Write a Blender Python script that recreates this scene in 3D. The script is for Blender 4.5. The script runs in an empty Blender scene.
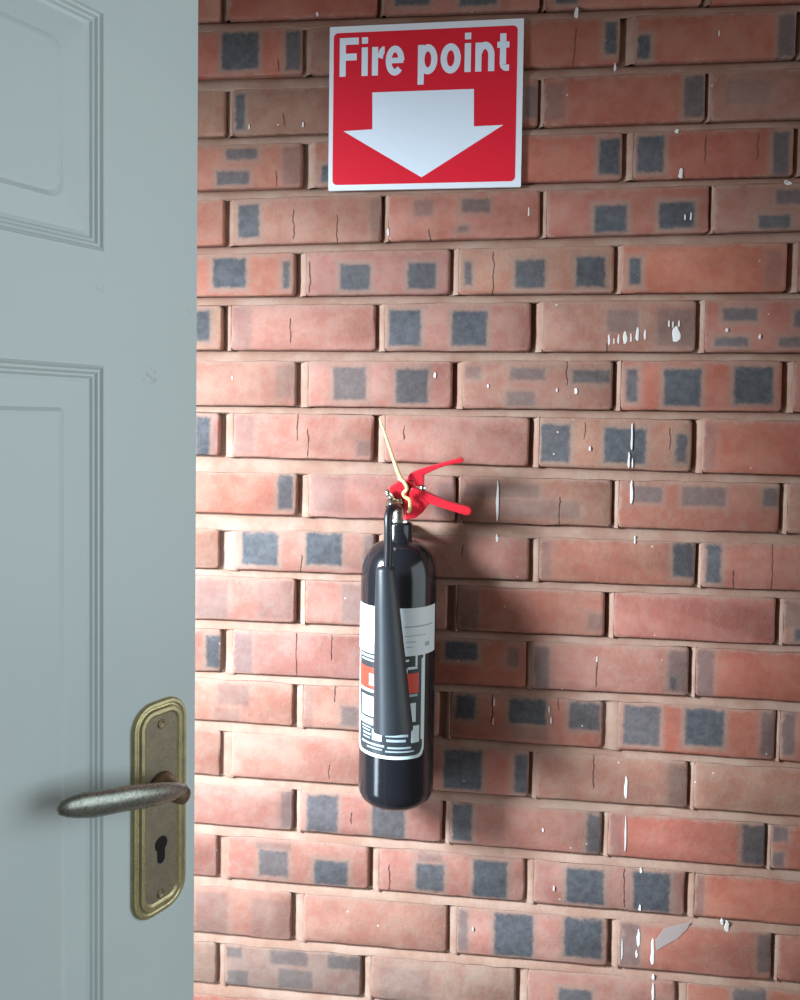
import bpy, bmesh, math, random
from mathutils import Vector, Matrix, noise

random.seed(7)
S = bpy.context.scene
COL = S.collection

# ------------------------------------------------------------------ camera
CAM_H = 1.42                       # camera height above the floor
CAM_D = 1.07982                    # distance from the brick face
YAW, PITCH, ROLL = 0.1184753, 0.0374787, 0.0142438
FPX, PPX, PPY = 800.0, 400.0, 451.91
cy, sy = math.cos(YAW), math.sin(YAW)
_r = Vector((cy, sy, 0)); _f = Vector((-sy, cy, 0)); _u = Vector((0, 0, 1))
FWD = _f * math.cos(PITCH) - _u * math.sin(PITCH)
_u2 = _u * math.cos(PITCH) + _f * math.sin(PITCH)
RIGHT = _r * math.cos(ROLL) + _u2 * math.sin(ROLL)
UP = _u2 * math.cos(ROLL) - _r * math.sin(ROLL)
CAM = Vector((0, -CAM_D, CAM_H))
cam_data = bpy.data.cameras.new('camera')
cam = bpy.data.objects.new('camera', cam_data)
COL.objects.link(cam)
cam.matrix_world = Matrix(((RIGHT.x, UP.x, -FWD.x, CAM.x), (RIGHT.y, UP.y, -FWD.y, CAM.y),
                           (RIGHT.z, UP.z, -FWD.z, CAM.z), (0, 0, 0, 1)))
cam_data.sensor_fit = 'VERTICAL'
cam_data.sensor_height = 24.0
cam_data.lens = 24.0 * FPX / 1000.0
cam_data.shift_y = -(500 - PPY) / 1000.0
cam_data.clip_start = 0.02
S.camera = cam

# ------------------------------------------------------------------ light
world = bpy.data.worlds.new('world'); S.world = world
world.use_nodes = True
bg = world.node_tree.nodes['Background']
bg.inputs[0].default_value = (1.0, 0.80, 0.74, 1)
bg.inputs[1].default_value = 0.12


def area(name, loc, target, sx, sz, power, color, spread=math.pi):
    l = bpy.data.lights.new(name, 'AREA')
    l.shape = 'RECTANGLE'; l.size = sx; l.size_y = sz; l.energy = power; l.color = color; l.spread = spread
    o = bpy.data.objects.new(name, l); COL.objects.link(o)
    o.location = loc
    o.rotation_euler = (Vector(target) - Vector(loc)).to_track_quat('-Z', 'Y').to_euler()
    return o


# daylight of the open doorway behind the door leaf
area('doorway_daylight', (-1.12, -0.78, 1.66), (-0.16, 0, 0.90), 0.28, 0.42, 18.5, (0.74, 0.89, 1.0), math.radians(82))
area('doorway_lower_daylight', (-1.25, -0.85, 0.75), (-0.10, 0, 0.90), 0.26, 1.0, 8, (0.72, 0.88, 1.0), math.radians(120))
area('door_fill', (3.7, -1.05, 1.6), (-0.3, -0.6, 1.2), 4.5, 3.0, 104, (0.80, 0.94, 1.0))  # unseen fill lamp on the right, added to brighten the door face
S.view_settings.view_transform = 'Standard'
S.view_settings.look = 'None'
S.view_settings.exposure = 0.0
S.view_settings.gamma = 1.0
S.view_settings.use_curve_mapping = False


# ------------------------------------------------------------------ geometry helpers
def ray(px, py):
    return (RIGHT * ((px - PPX) / FPX) - UP * ((py - PPY) / FPX) + FWD)


def at(px, py, Y=0.0):
    """point of the plane y = Y that the photograph shows at (px, py)"""
    d = ray(px, py)
    return CAM + d * ((Y - CAM.y) / d.y)


def link(name, bm, mat, parent=None, smooth=False, loc=None):
    me = bpy.data.meshes.new(name)
    bmesh.ops.recalc_face_normals(bm, faces=bm.faces)
    bm.to_mesh(me); bm.free()
    if smooth:
        for p in me.polygons:
            p.use_smooth = True
    o = bpy.data.objects.new(name, me)
    COL.objects.link(o)
    if mat:
        me.materials.append(mat)
    if loc is not None:
        o.location = loc
    if parent:
        o.parent = parent
    return o


def loops_mesh(bm, loops, close_start=True, close_end=True, closed=True):
    rows = [[bm.verts.new(p) for p in lp] for lp in loops]
    n = len(rows[0])
    for a, b in zip(rows, rows[1:]):
        for i in range(n if closed else n - 1):
            j = (i + 1) % n
            bm.faces.new((a[i], a[j], b[j], b[i]))
    if closed and close_start:
        bm.faces.new(list(reversed(rows[0])))
    if closed and close_end:
        bm.faces.new(rows[-1])
    return rows


def rounded_rect(x0, x1, z0, z1, r, seg=5):
    r = max(1e-5, min(r, (x1 - x0) / 2 - 1e-5, (z1 - z0) / 2 - 1e-5))
    pts = []
    for cx, cz, a0 in ((x1 - r, z1 - r, 0), (x0 + r, z1 - r, 90), (x0 + r, z0 + r, 180), (x1 - r, z0 + r, 270)):
        for k in range(seg + 1):
            a = math.radians(a0 + 90 * k / seg)
            pts.append((cx + r * math.cos(a), cz + r * math.sin(a)))
    return pts


def tube(bm, pts, radii, n=14, flat=None):
    """swept tube through pts; radii a number or (ra, rb) per point; flat = direction of the rb axis"""
    pts = [Vector(p) for p in pts]
    loops = []
    prev = None
    for i, p in enumerate(pts):
        t = (pts[min(i + 1, len(pts) - 1)] - pts[max(i - 1, 0)]).normalized()
        if flat is not None:
            b = (flat - t * flat.dot(t)).normalized()
        else:
            ref = prev if prev is not None else (Vector((0, 1, 0)) if abs(t.y) < .9 else Vector((1, 0, 0)))
            b = (ref - t * ref.dot(t)).normalized()
        prev = b
        a = t.cross(b)
        r = radii[i] if isinstance(radii, (list, tuple)) else radii
        ra, rb = r if isinstance(r, (list, tuple)) else (r, r)
        loops.append([p + a * (ra * math.cos(2 * math.pi * k / n)) + b * (rb * math.sin(2 * math.pi * k / n)) for k in range(n)])
    loops_mesh(bm, loops)


def spline(pts, sub=6):
    out = []
    P = [Vector(p) for p in pts]
    P = [P[0] * 2 - P[1]] + P + [P[-1] * 2 - P[-2]]
    for i in range(1, len(P) - 2):
        for k in range(sub):
            t = k / sub
            a, b, c, d = P[i - 1], P[i], P[i + 1], P[i + 2]
            out.append(0.5 * ((2 * b) + (c - a) * t + (2 * a - 5 * b + 4 * c - d) * t * t + (3 * b - a - 3 * c + d) * t ** 3))
    out.append(P[-2])
    return out


def lathe(bm, prof, n=48):
    loops = [[(r * math.cos(2 * math.pi * k / n), r * math.sin(2 * math.pi * k / n), z) for k in range(n)] for r, z in prof]
    loops_mesh(bm, loops)


def plate(bm, outline, thick, axis='y', bevel=0.0):
    """prism of an (x, z) outline between y = 0 and y = -thick"""
    a = [bm.verts.new((x, 0, z)) for x, z in outline]
    f = bm.faces.new(a)
    r = bmesh.ops.extrude_face_region(bm, geom=[f])
    vs = [v for v in r['geom'] if isinstance(v, bmesh.types.BMVert)]
    bmesh.ops.translate(bm, verts=vs, vec=(0, -thick, 0))
    if bevel:
        bmesh.ops.bevel(bm, geom=list(bm.edges), offset=bevel, segments=2, affect='EDGES', profile=.6)


# ------------------------------------------------------------------ material helpers
class NT:
    def __init__(self, name):
        self.m = bpy.data.materials.new(name); self.m.use_nodes = True
        self.t = self.m.node_tree
        self.b = self.t.nodes['Principled BSDF']

    def n(self, kind, **kw):
        x = self.t.nodes.new(kind)
        for k, v in kw.items():
            setattr(x, k, v)
        return x

    def put(self, sock, v):
        if v is None:
            return
        if isinstance(v, bpy.types.NodeSocket):
            self.t.links.new(v, sock)
        elif isinstance(v, (tuple, list)) and len(v) == 3 and sock.type == 'RGBA':
            sock.default_value = (*v, 1)
        else:
            sock.default_value = v

    def math(self, op, a, b=None, c=None, clamp=False):
        x = self.n('ShaderNodeMath', operation=op, use_clamp=clamp)
        for i, v in enumerate((a, b, c)):
            if v is not None:
                self.put(x.inputs[i], v)
        return x.outputs[0]

    def noise(self, vec, scale, detail=3, rough=.6, out=0, dist=0.0):
        x = self.n('ShaderNodeTexNoise')
        self.put(x.inputs['Vector'], vec)
        x.inputs['Scale'].default_value = scale; x.inputs['Detail'].default_value = detail
        x.inputs['Roughness'].default_value = rough; x.inputs['Distortion'].default_value = dist
        return x.outputs[out]

    def ramp(self, fac, lo, hi, a=0.0, b=1.0):
        x = self.n('ShaderNodeMapRange')
        x.interpolation_type = 'SMOOTHSTEP'
        self.put(x.inputs[0], fac)
        for i, v in enumerate((lo, hi, a, b)):
            self.put(x.inputs[i + 1], v)
        return x.outputs[0]

    def mix(self, fac, a, b, mode='MIX'):
        x = self.n('ShaderNodeMix', data_type='RGBA', blend_type=mode)
        self.put(x.inputs[0], fac); self.put(x.inputs[6], a); self.put(x.inputs[7], b)
        return x.outputs[2]

    def bump(self, h, strength=.5, dist=.002, normal=None):
        x = self.n('ShaderNodeBump')
        x.inputs['Strength'].default_value = strength; x.inputs['Distance'].default_value = dist
        self.put(x.inputs['Height'], h)
        if normal is not None:
            self.put(x.inputs['Normal'], normal)
        return x.outputs[0]

    def set(self, **kw):
        names = {'color': 'Base Color', 'rough': 'Roughness', 'metal': 'Metallic', 'normal': 'Normal', 'spec': 'Specular IOR Level', 'coat': 'Coat Weight'}
        for k, v in kw.items():
            self.put(self.b.inputs[names[k]], v)
        return self.m

    def obj(self):
        return self.n('ShaderNodeTexCoord').outputs['Object']

    def pos(self):
        return self.n('ShaderNodeNewGeometry').outputs['Position']


def plain(name, color, rough=.5, metal=0.0, var=.06, scale=60, bump=0.0, spec=.5):
    t = NT(name)
    p = t.pos()
    f = t.noise(p, scale, 4)
    lo = tuple(c * (1 - var) for c in color); hi = tuple(min(1, c * (1 + var)) for c in color)
    t.set(color=t.mix(f, lo, hi), rough=rough, metal=metal, spec=spec)
    if bump:
        t.set(normal=t.bump(t.noise(p, scale * 4, 4), bump, .001))
    return t.m


def brick_material():
    t = NT('brick_clay')
    co = t.obj()
    tint = t.n('ShaderNodeAttribute', attribute_type='OBJECT', attribute_name='tint')
    info = t.n('ShaderNodeObjectInfo')
    off = t.n('ShaderNodeVectorMath', operation='ADD')
    t.put(off.inputs[0], co)
    sc = t.n('ShaderNodeVectorMath', operation='SCALE'); sc.inputs[0].default_value = (37, 11, 23)
    t.put(sc.inputs[3], info.outputs['Random'])
    t.put(off.inputs[1], sc.outputs[0])
    v = off.outputs[0]
    sep = t.n('ShaderNodeSeparateXYZ'); t.put(sep.inputs[0], co)
    X, Z = sep.outputs[0], sep.outputs[2]
    big = t.noise(v, 22, 4, .65)
    mid = t.noise(v, 95, 4, .7)
    fine = t.noise(v, 420, 3, .7)
    base = t.mix(t.ramp(big, .35, .68), (0.325, 0.105, 0.075), (0.38, 0.156, 0.116))
    base = t.mix(t.ramp(mid, .45, .75, 0, .5), base, (0.31, 0.172, 0.135))
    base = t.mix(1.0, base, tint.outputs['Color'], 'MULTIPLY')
    # kiln marks: blue-grey rectangles burnt into the face, with a pale fringe
    wob = t.math('MULTIPLY', t.math('SUBTRACT', t.noise(v, 120, 4, .75), .5), .0085)
    stren = t.n('ShaderNodeAttribute', attribute_type='OBJECT', attribute_name='mark_depth')
    ssep = t.n('ShaderNodeSeparateColor'); t.put(ssep.inputs[0], stren.outputs['Color'])
    sv = [ssep.outputs[0], ssep.outputs[1], ssep.outputs[2], stren.outputs['Alpha'], None]
    total = None; halo = None
    for i, nm in enumerate(('mark_a', 'mark_b', 'mark_c', 'mark_d', 'mark_e')):
        a = t.n('ShaderNodeAttribute', attribute_type='OBJECT', attribute_name=nm)
        s = t.n('ShaderNodeSeparateColor'); t.put(s.inputs[0], a.outputs['Color'])
        dx = t.math('SUBTRACT', t.math('ABSOLUTE', t.math('SUBTRACT', X, s.outputs[0])), s.outputs[2])
        dz = t.math('SUBTRACT', t.math('ABSOLUTE', t.math('SUBTRACT', Z, s.outputs[1])), a.outputs['Alpha'])
        d = t.math('ADD', t.math('SMOOTH_MAX', dx, dz, .004), wob)
        m = t.ramp(d, .0026, -.0032)
        h = t.ramp(d, .0105, .001)
        k = sv[i] if sv[i] is not None else 0.6
        m = t.math('MULTIPLY', m, k); h = t.math('MULTIPLY', h, k)
        total = m if total is None else t.math('MAXIMUM', total, m)
        halo = h if halo is None else t.math('MAXIMUM', halo, h)
    base = t.mix(t.math('MULTIPLY', halo, .75), base, (0.275, 0.18, 0.14))
    markc = t.mix(t.ramp(mid, .3, .7), (0.047, 0.051, 0.060), (0.085, 0.089, 0.098))
    base = t.mix(t.math('MULTIPLY', total, .95), base, markc)
    # mortar smeared over the upper and left arris when the joints were struck
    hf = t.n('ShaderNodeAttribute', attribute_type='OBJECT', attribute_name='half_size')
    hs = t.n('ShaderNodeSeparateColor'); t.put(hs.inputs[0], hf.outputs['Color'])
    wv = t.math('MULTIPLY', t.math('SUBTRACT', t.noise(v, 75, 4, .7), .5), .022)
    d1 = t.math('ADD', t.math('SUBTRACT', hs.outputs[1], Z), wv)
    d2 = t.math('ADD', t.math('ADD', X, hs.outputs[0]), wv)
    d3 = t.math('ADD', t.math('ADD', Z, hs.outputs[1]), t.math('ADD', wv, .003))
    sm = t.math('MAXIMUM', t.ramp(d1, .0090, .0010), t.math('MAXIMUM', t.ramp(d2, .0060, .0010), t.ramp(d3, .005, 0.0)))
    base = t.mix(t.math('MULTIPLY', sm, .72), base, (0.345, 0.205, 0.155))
    # firing cracks
    crackm = None
    for nm in ('crack_a', 'crack_b'):
        a = t.n('ShaderNodeAttribute', attribute_type='OBJECT', attribute_name=nm)
        s = t.n('ShaderNodeSeparateColor'); t.put(s.inputs[0], a.outputs['Color'])
        w2 = t.math('MULTIPLY', t.math('SUBTRACT', t.noise(v, 60, 3), .5), .008)
        dx = t.math('ABSOLUTE', t.math('ADD', t.math('SUBTRACT', X, s.outputs[0]), w2))
        dz = t.math('SUBTRACT', t.math('ABSOLUTE', t.math('SUBTRACT', Z, s.outputs[1])), s.outputs[2])
        m = t.math('MULTIPLY', t.math('MULTIPLY', t.ramp(dx, .0013, .0004), t.ramp(dz, .003, -.002)), a.outputs['Alpha'])
        crackm = m if crackm is None else t.math('MAXIMUM', crackm, m)
    base = t.mix(t.math('MULTIPLY', crackm, .65), base, (0.09, 0.04, 0.03))
    # dirt pits and pale specks
    pit = t.ramp(fine, .30, .22)
    base = t.mix(t.ramp(t.noise(v, 210, 4, .75), .52, .72, 0, .32), base, (0.20, 0.105, 0.085))
    base = t.mix(t.math('MULTIPLY', pit, .55), base, (0.12, 0.06, 0.05))
    vor = t.n('ShaderNodeTexVoronoi'); t.put(vor.inputs['Vector'], v); vor.inputs['Scale'].default_value = 46
    vs = t.n('ShaderNodeSeparateColor'); t.put(vs.inputs[0], vor.outputs['Color'])
    speck = t.math('MULTIPLY', t.ramp(vor.outputs['Distance'], .075, .04), t.ramp(vs.outputs[0], .80, .82))
    base = t.mix(t.math('MULTIPLY', speck, .75), base, (0.66, 0.56, 0.50))
    hgt = t.math('ADD', t.math('MULTIPLY', mid, .6), t.math('MULTIPLY', fine, .25))
    hgt = t.math('SUBTRACT', hgt, t.math('MULTIPLY', crackm, 1.6))
    hgt = t.math('ADD', hgt, t.math('MULTIPLY', big, .8))
    t.set(color=base, rough=.82, spec=.3, normal=t.bump(hgt, .8, .0016))
    return t.m


def mortar_material():
    t = NT('mortar_lime')
    p = t.pos()
    a = t.noise(p, 14, 4, .65); b = t.noise(p, 130, 4, .75); c = t.noise(p, 600, 2, .7)
    base = t.mix(t.ramp(a, .34, .66), (0.31, 0.165, 0.118), (0.385, 0.250, 0.190))
    base = t.mix(t.ramp(b, .5, .8, 0, .45), base, (0.33, 0.17, 0.12))
    base = t.mix(t.ramp(c, .35, .25, 0, .35), base, (0.2, 0.13, 0.10))
    h = t.math('ADD', t.math('MULTIPLY', b, .7), t.math('MULTIPLY', c, .35))
    t.set(color=base, rough=.9, spec=.2, normal=t.bump(h, .6, .0016))
    return t.m


def door_material(scuffs):
    t = NT('door_gloss_paint')
    p = t.pos()
    a = t.noise(p, 5, 4, .6); b = t.noise(p, 240, 3, .6)
    base = t.mix(t.ramp(a, .35, .65), (0.60, 0.69, 0.69), (0.63, 0.72, 0.71))
    # scuffs of grey dirt
    sc = t.noise(p, 34, 5, .75)
    base = t.mix(t.ramp(sc, .70, .80, 0, .35), base, (0.30, 0.34, 0.34))
    oc = t.obj()
    for u_, z_, r_ in scuffs:
        dn_ = t.n('ShaderNodeVectorMath', operation='DISTANCE')
        t.put(dn_.inputs[0], oc); dn_.inputs[1].default_value = (u_, 0, z_)
        near = t.ramp(dn_.outputs['Value'], r_, r_ * .3)
        base = t.mix(t.math('MULTIPLY', near, t.ramp(t.noise(p, 260, 4, .75), .50, .66, 0, .55)), base, (0.20, 0.24, 0.24))
    t.set(color=base, rough=t.ramp(a, .3, .7, .30, .42), spec=.5, normal=t.bump(b, .08, .0008))
    return t.m


def brass_material(name, ca, cb, rough):
    t = NT(name)
    p = t.pos()
    a = t.noise(p, 70, 5, .7); b = t.noise(p, 420, 4, .7)
    base = t.mix(t.ramp(a, .38, .66), ca, cb)
    base = t.mix(t.ramp(b, .58, .72, 0, .7), base, (0.10, 0.075, 0.045))
    t.set(color=base, metal=.85, rough=t.ramp(b, .3, .7, rough - .08, rough + .14), normal=t.bump(b, .25, .0006))
    return t.m


M = {}
M['brick'] = brick_material()
M['mortar'] = mortar_material()
M['brass'] = brass_material('aged_brass', (0.56, 0.50, 0.27), (0.46, 0.41, 0.25), .38)
M['brass_dull'] = brass_material('dull_brass_field', (0.27, 0.235, 0.17), (0.33, 0.28, 0.19), .5)
M['lever'] = brass_material('worn_plated_lever', (0.27, 0.285, 0.25), (0.35, 0.36, 0.31), .3)
M['rust'] = brass_material('brown_lever_neck', (0.23, 0.165, 0.10), (0.33, 0.25, 0.15), .5)
M['hole'] = plain('dark_hole', (0.012, 0.010, 0.009), .9)
M['white_sign'] = plain('white_plastic', (0.80, 0.82, 0.86), .35, var=.02)
M['print_white'] = plain('white_print', (0.80, 0.86, 0.94), .4, var=.015)
M['red_sign'] = plain('red_print', (0.76, 0.016, 0.036), .38, var=.05, scale=9)
M['steel_black'] = plain('black_enamel', (0.012, 0.012, 0.015), .16, var=.1)
M['black_plastic'] = plain('black_plastic_horn', (0.022, 0.026, 0.031), .42, var=.1)
M['rubber'] = plain('black_rubber_hose', (0.014, 0.014, 0.017), .33, var=.1)
M['red_enamel'] = plain('red_enamel', (0.60, 0.016, 0.030), .34, var=.08)
M['shaded_red'] = plain('shaded_red_enamel', (0.36, 0.008, 0.014), .4, var=.08)  # darker copy of the red enamel, shade between the handles put into colour
M['chrome'] = plain('plated_valve', (0.72, 0.71, 0.66), .2, metal=1.0, var=.08)
M['tie'] = plain('yellow_plastic', (0.78, 0.60, 0.24), .45, var=.06)
M['sticker'] = plain('sticker_paper', (0.72, 0.78, 0.79), .35, var=.02)
M['ink_grey'] = plain('grey_ink', (0.35, 0.42, 0.45), .5, var=.02)
M['ink_dark'] = plain('dark_ink', (0.03, 0.035, 0.04), .4, var=.02)
M['ink_red'] = plain('red_ink', (0.66, 0.055, 0.03), .4, var=.05)
M['ink_white'] = plain('label_white', (0.66, 0.75, 0.75), .4, var=.03)
M['paint'] = plain('white_paint_splash', (0.72, 0.66, 0.62), .5, var=.05)
M['smear'] = plain('thin_paint_smear', (0.37, 0.285, 0.265), .6, var=.06)
M['floor'] = plain('concrete_floor', (0.30, 0.28, 0.26), .8, var=.15, scale=12)

# ------------------------------------------------------------------ brick wall
# One row per course, measured from the photograph: bricks as (left, right) ends with the
# kiln marks (x0, x1, y0, y1, depth) and firing cracks (x, y0, y1)
BL = {0: 18, 1: 75, 2: 134, 3: 188, 4: 244, 5: 295.5, 6: 350, 7: 406, 8: 457.5, 9: 515, 10: 571, 11: 622, 12: 675, 13: 725, 14: 779, 15: 829, 16: 881.5, 17: 938, 18: 989}
BR = {0: 3, 1: 60, 2: 120, 3: 177, 4: 232, 5: 292, 6: 352, 7: 411, 8: 473, 9: 531, 10: 588, 11: 642, 12: 698, 13: 757, 14: 811, 15: 865, 16: 919, 17: 976, 18: 1031}
TL = {1: 28, 2: 87, 3: 143, 4: 197, 5: 252, 6: 304, 7: 360, 8: 412.5, 9: 471, 10: 529, 11: 577, 12: 630, 13: 681, 14: 733, 15: 787, 16: 837, 17: 889.5, 18: 946, 19: 998}
TR = {1: 12, 2: 70, 3: 128, 4: 184, 5: 242, 6: 299, 7: 360, 8: 419, 9: 481, 10: 541, 11: 595, 12: 648, 13: 706, 14: 763, 15: 819, 16: 873, 17: 927, 18: 984, 19: 1038}
W_ = (1.0, 1.0, 1.0)
TAN = (0.98, 1.22, 1.2); BROWN = (0.80, 1.0, 1.0); RED = (1.02, 0.86, 0.82); GREY = (0.86, 1.28, 1.42)
PINK_LIT = (1.0, 1.18, 1.26)  # washed-out look of the daylit bricks, put into their tint
ROWS = {
    0: [(68, 220, [], [], W_), (228, 377, [], [], RED), (384, 540, [(395, 430, -28, 6, 1), (460, 497, -28, 5, 1)], [], W_),
        (546, 703, [(556, 578, -28, 4, 1)], [], W_), (710, 872, [], [], RED)],
    1: [(150, 302, [(222, 259, 32, 70, 1), (286, 301, 29, 70, .9)], [(279, 60, 70)], RED), (310, 452, [], [], BROWN), (460, 620, [(605, 617, 21, 54, 1)], [(575, 27, 64)], RED),
        (634, 796, [(637, 650, 36, 60, 1), (778, 796, 13, 59, .75)], [], RED), (803, 965, [], [], RED)],
    2: [(73, 225, [], [], TAN), (232, 378, [(235, 245, 94, 130, .95)], [(284, 114, 124)], BROWN), (384, 538, [(524, 537, 86, 118, .6)], [], W_),
        (543, 705, [(543, 565, 84, 120, .35), (684, 704, 75, 118, .8)], [], RED), (710, 872, [(725, 770, 80, 104, .25)], [], BROWN)],
    3: [(150, 302, [(226, 258, 149, 160, .8), (217, 250, 171, 185, .85), (283, 301, 145, 186, .35)], [(277, 172, 186)], W_), (314, 452, [(321, 330, 165, 182, 1)], [], W_),
        (458, 622, [(599, 620, 139, 175, 1)], [], RED), (632, 794, [(637, 664, 136, 172, 1), (773, 789, 132, 175, .85)], [(706, 135, 162), (758, 133, 158)], RED), (801, 963, [], [], RED)],
    4: [(73, 224, [], [], W_), (234, 381, [(238, 259, 204, 237, .95), (371, 380, 198, 240, .3)], [(294, 210, 238), (337, 216, 242)], TAN),
        (388, 540, [(414, 433, 200, 216, .4), (462, 490, 199, 213, .65), (458, 468, 226, 232, .6)], [(430, 230, 241)], W_),
        (546, 709, [(594, 627, 205, 232, 1), (659, 694, 203, 229, 1)], [], W_), (713, 875, [(758, 790, 215, 228, .9), (776, 812, 190, 204, .7)], [], BROWN)],
    5: [(142, 295, [(213, 246, 258, 288, 1), (283, 290, 262, 288, .9)], [], W_), (305, 450, [(340, 370, 264, 290, .95), (408, 436, 263, 289, .95)], [(310, 262, 292)], PINK_LIT),
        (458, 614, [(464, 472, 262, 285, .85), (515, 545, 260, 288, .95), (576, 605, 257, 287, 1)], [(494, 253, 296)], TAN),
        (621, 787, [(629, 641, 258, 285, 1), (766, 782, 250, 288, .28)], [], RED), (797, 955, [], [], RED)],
    6: [(70, 222, [(196, 210, 311, 341, 1)], [], TAN), (230, 375, [(231, 252, 306, 349, .25)], [(291, 319, 342)], PINK_LIT), (384, 531, [(389, 421, 310, 346, 1), (452, 487, 311, 346, 1)], [], PINK_LIT),
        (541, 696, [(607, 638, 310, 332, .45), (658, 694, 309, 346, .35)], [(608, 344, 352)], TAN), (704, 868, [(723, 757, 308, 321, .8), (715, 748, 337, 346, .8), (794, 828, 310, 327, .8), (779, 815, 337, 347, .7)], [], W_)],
    7: [(143, 296, [(276, 294, 366, 398, .22)], [], PINK_LIT), (307, 452, [(333, 366, 367, 400, .75), (396, 428, 369, 403, .9)], [], PINK_LIT),
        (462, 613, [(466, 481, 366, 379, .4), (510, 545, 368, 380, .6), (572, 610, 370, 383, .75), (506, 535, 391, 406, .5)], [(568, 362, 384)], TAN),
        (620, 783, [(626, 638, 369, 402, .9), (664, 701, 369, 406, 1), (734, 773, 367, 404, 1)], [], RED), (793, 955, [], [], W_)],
    8: [(67, 219, [(196, 210, 415, 458, 1)], [], PINK_LIT), (232, 373, [(234, 254, 416, 455, .28), (357, 371, 440, 455, .4)], [(309, 430, 456), (298, 414, 440)], PINK_LIT),
        (384, 529, [], [(405, 428, 440)], PINK_LIT), (538, 692, [(540, 570, 425, 463, .95), (604, 646, 428, 463, 1), (676, 687, 433, 462, .9)], [(585, 424, 438), (671, 428, 448)], TAN), (702, 866, [(703, 716, 424, 470, .3)], [], RED)],
    9: [(144, 297, [(278, 293, 474, 509, .9)], [], W_), (308, 455, [(313, 345, 474, 512, .22), (436, 454, 482, 515, .3)], [], PINK_LIT),
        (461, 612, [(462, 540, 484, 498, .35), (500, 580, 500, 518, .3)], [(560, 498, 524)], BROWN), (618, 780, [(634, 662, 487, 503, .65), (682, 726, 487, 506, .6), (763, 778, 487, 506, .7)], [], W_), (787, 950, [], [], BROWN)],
    10: [(67, 219, [], [], BROWN), (234, 375, [(242, 278, 530, 565, 1), (306, 342, 531, 565, 1), (364, 374, 530, 560, .5)], [(302, 556, 572)], PINK_LIT), (383, 529, [], [(462, 546, 556)], PINK_LIT),
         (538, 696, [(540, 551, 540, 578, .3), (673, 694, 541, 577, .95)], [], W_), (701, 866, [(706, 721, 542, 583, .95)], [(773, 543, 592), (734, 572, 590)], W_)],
    11: [(143, 295, [(196, 228, 580, 618, .35), (258, 292, 582, 618, .22)], [], PINK_LIT), (304, 447, [(342, 372, 584, 622, .35)], [], PINK_LIT), (456, 605, [(458, 478, 586, 630, .4), (588, 603, 614, 630, .35)], [], W_),
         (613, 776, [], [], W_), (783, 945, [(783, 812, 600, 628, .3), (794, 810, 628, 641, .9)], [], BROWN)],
    12: [(67, 221, [(206, 220, 636, 668, .95)], [], PINK_LIT), (232, 373, [(232, 252, 632, 672, .45)], [(297, 634, 674), (332, 636, 660)], PINK_LIT), (384, 526, [(445, 478, 641, 660, 1), (507, 519, 648, 667, .5)], [], RED),
         (531, 689, [(533, 549, 646, 690, .55), (668, 688, 650, 692, .5), (669, 677, 676, 691, .9)], [(597, 656, 686)], PINK_LIT), (695, 857, [(696, 714, 648, 696, .55)], [], RED)],
    13: [(141, 293, [(218, 249, 684, 705, .35), (214, 240, 708, 722, .25)], [], PINK_LIT), (302, 439, [(303, 313, 684, 728, .25), (341, 358, 707, 726, .6)], [(336, 686, 702)], PINK_LIT),
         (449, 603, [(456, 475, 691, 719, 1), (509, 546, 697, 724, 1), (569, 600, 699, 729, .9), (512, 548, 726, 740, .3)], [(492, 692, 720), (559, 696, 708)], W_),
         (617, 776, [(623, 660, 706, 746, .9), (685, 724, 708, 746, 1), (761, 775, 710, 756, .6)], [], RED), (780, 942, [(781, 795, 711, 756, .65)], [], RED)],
    14: [(67, 220, [], [], PINK_LIT), (231, 373, [], [(330, 766, 778)], PINK_LIT), (384, 529, [(444, 482, 748, 789, 1), (514, 528, 752, 793, .95)], [], W_),
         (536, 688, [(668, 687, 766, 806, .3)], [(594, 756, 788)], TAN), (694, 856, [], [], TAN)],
    15: [(141, 293, [(281, 294, 788, 827, .5)], [], PINK_LIT), (300, 442, [(307, 338, 794, 832, .9), (372, 405, 804, 838, .9)], [(352, 814, 824)], PINK_LIT), (449, 602, [(452, 472, 801, 841, .95), (587, 601, 808, 853, .85)], [], PINK_LIT),
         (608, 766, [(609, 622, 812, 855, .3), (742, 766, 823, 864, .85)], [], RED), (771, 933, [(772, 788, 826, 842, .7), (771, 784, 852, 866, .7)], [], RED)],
    16: [(65, 217, [], [], PINK_LIT), (227, 369, [(259, 288, 850, 876, .8), (256, 292, 842, 850, .35), (314, 348, 861, 885, .95)], [], PINK_LIT), (378, 525, [(416, 444, 864, 891, .95), (418, 442, 850, 862, .4), (473, 507, 861, 898, 1)], [(390, 866, 892)], PINK_LIT),
         (533, 685, [(566, 604, 869, 904, 1), (633, 670, 872, 911, 1)], [(625, 870, 908)], PINK_LIT), (694, 856, [(694, 704, 874, 916, .4)], [], RED)],
    17: [(139, 291, [(196, 228, 892, 936, .28), (252, 290, 900, 937, .25)], [], PINK_LIT), (303, 447, [], [], TAN), (456, 608, [(457, 468, 907, 950, .6), (494, 533, 913, 956, 1), (564, 602, 917, 958, 1)], [], PINK_LIT),
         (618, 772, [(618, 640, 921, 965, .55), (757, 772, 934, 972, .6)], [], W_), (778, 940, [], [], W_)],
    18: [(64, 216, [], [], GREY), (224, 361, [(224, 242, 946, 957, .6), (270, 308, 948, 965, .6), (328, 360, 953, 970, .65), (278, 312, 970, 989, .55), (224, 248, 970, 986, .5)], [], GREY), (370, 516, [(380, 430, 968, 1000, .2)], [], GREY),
         (527, 676, [(558, 592, 989, 1024, .9)], [], PINK_LIT), (686, 846, [(733, 766, 985, 1025, .8)], [], W_)],
}
FIRST, LAST = 0, 18
DZ = 0.075


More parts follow.
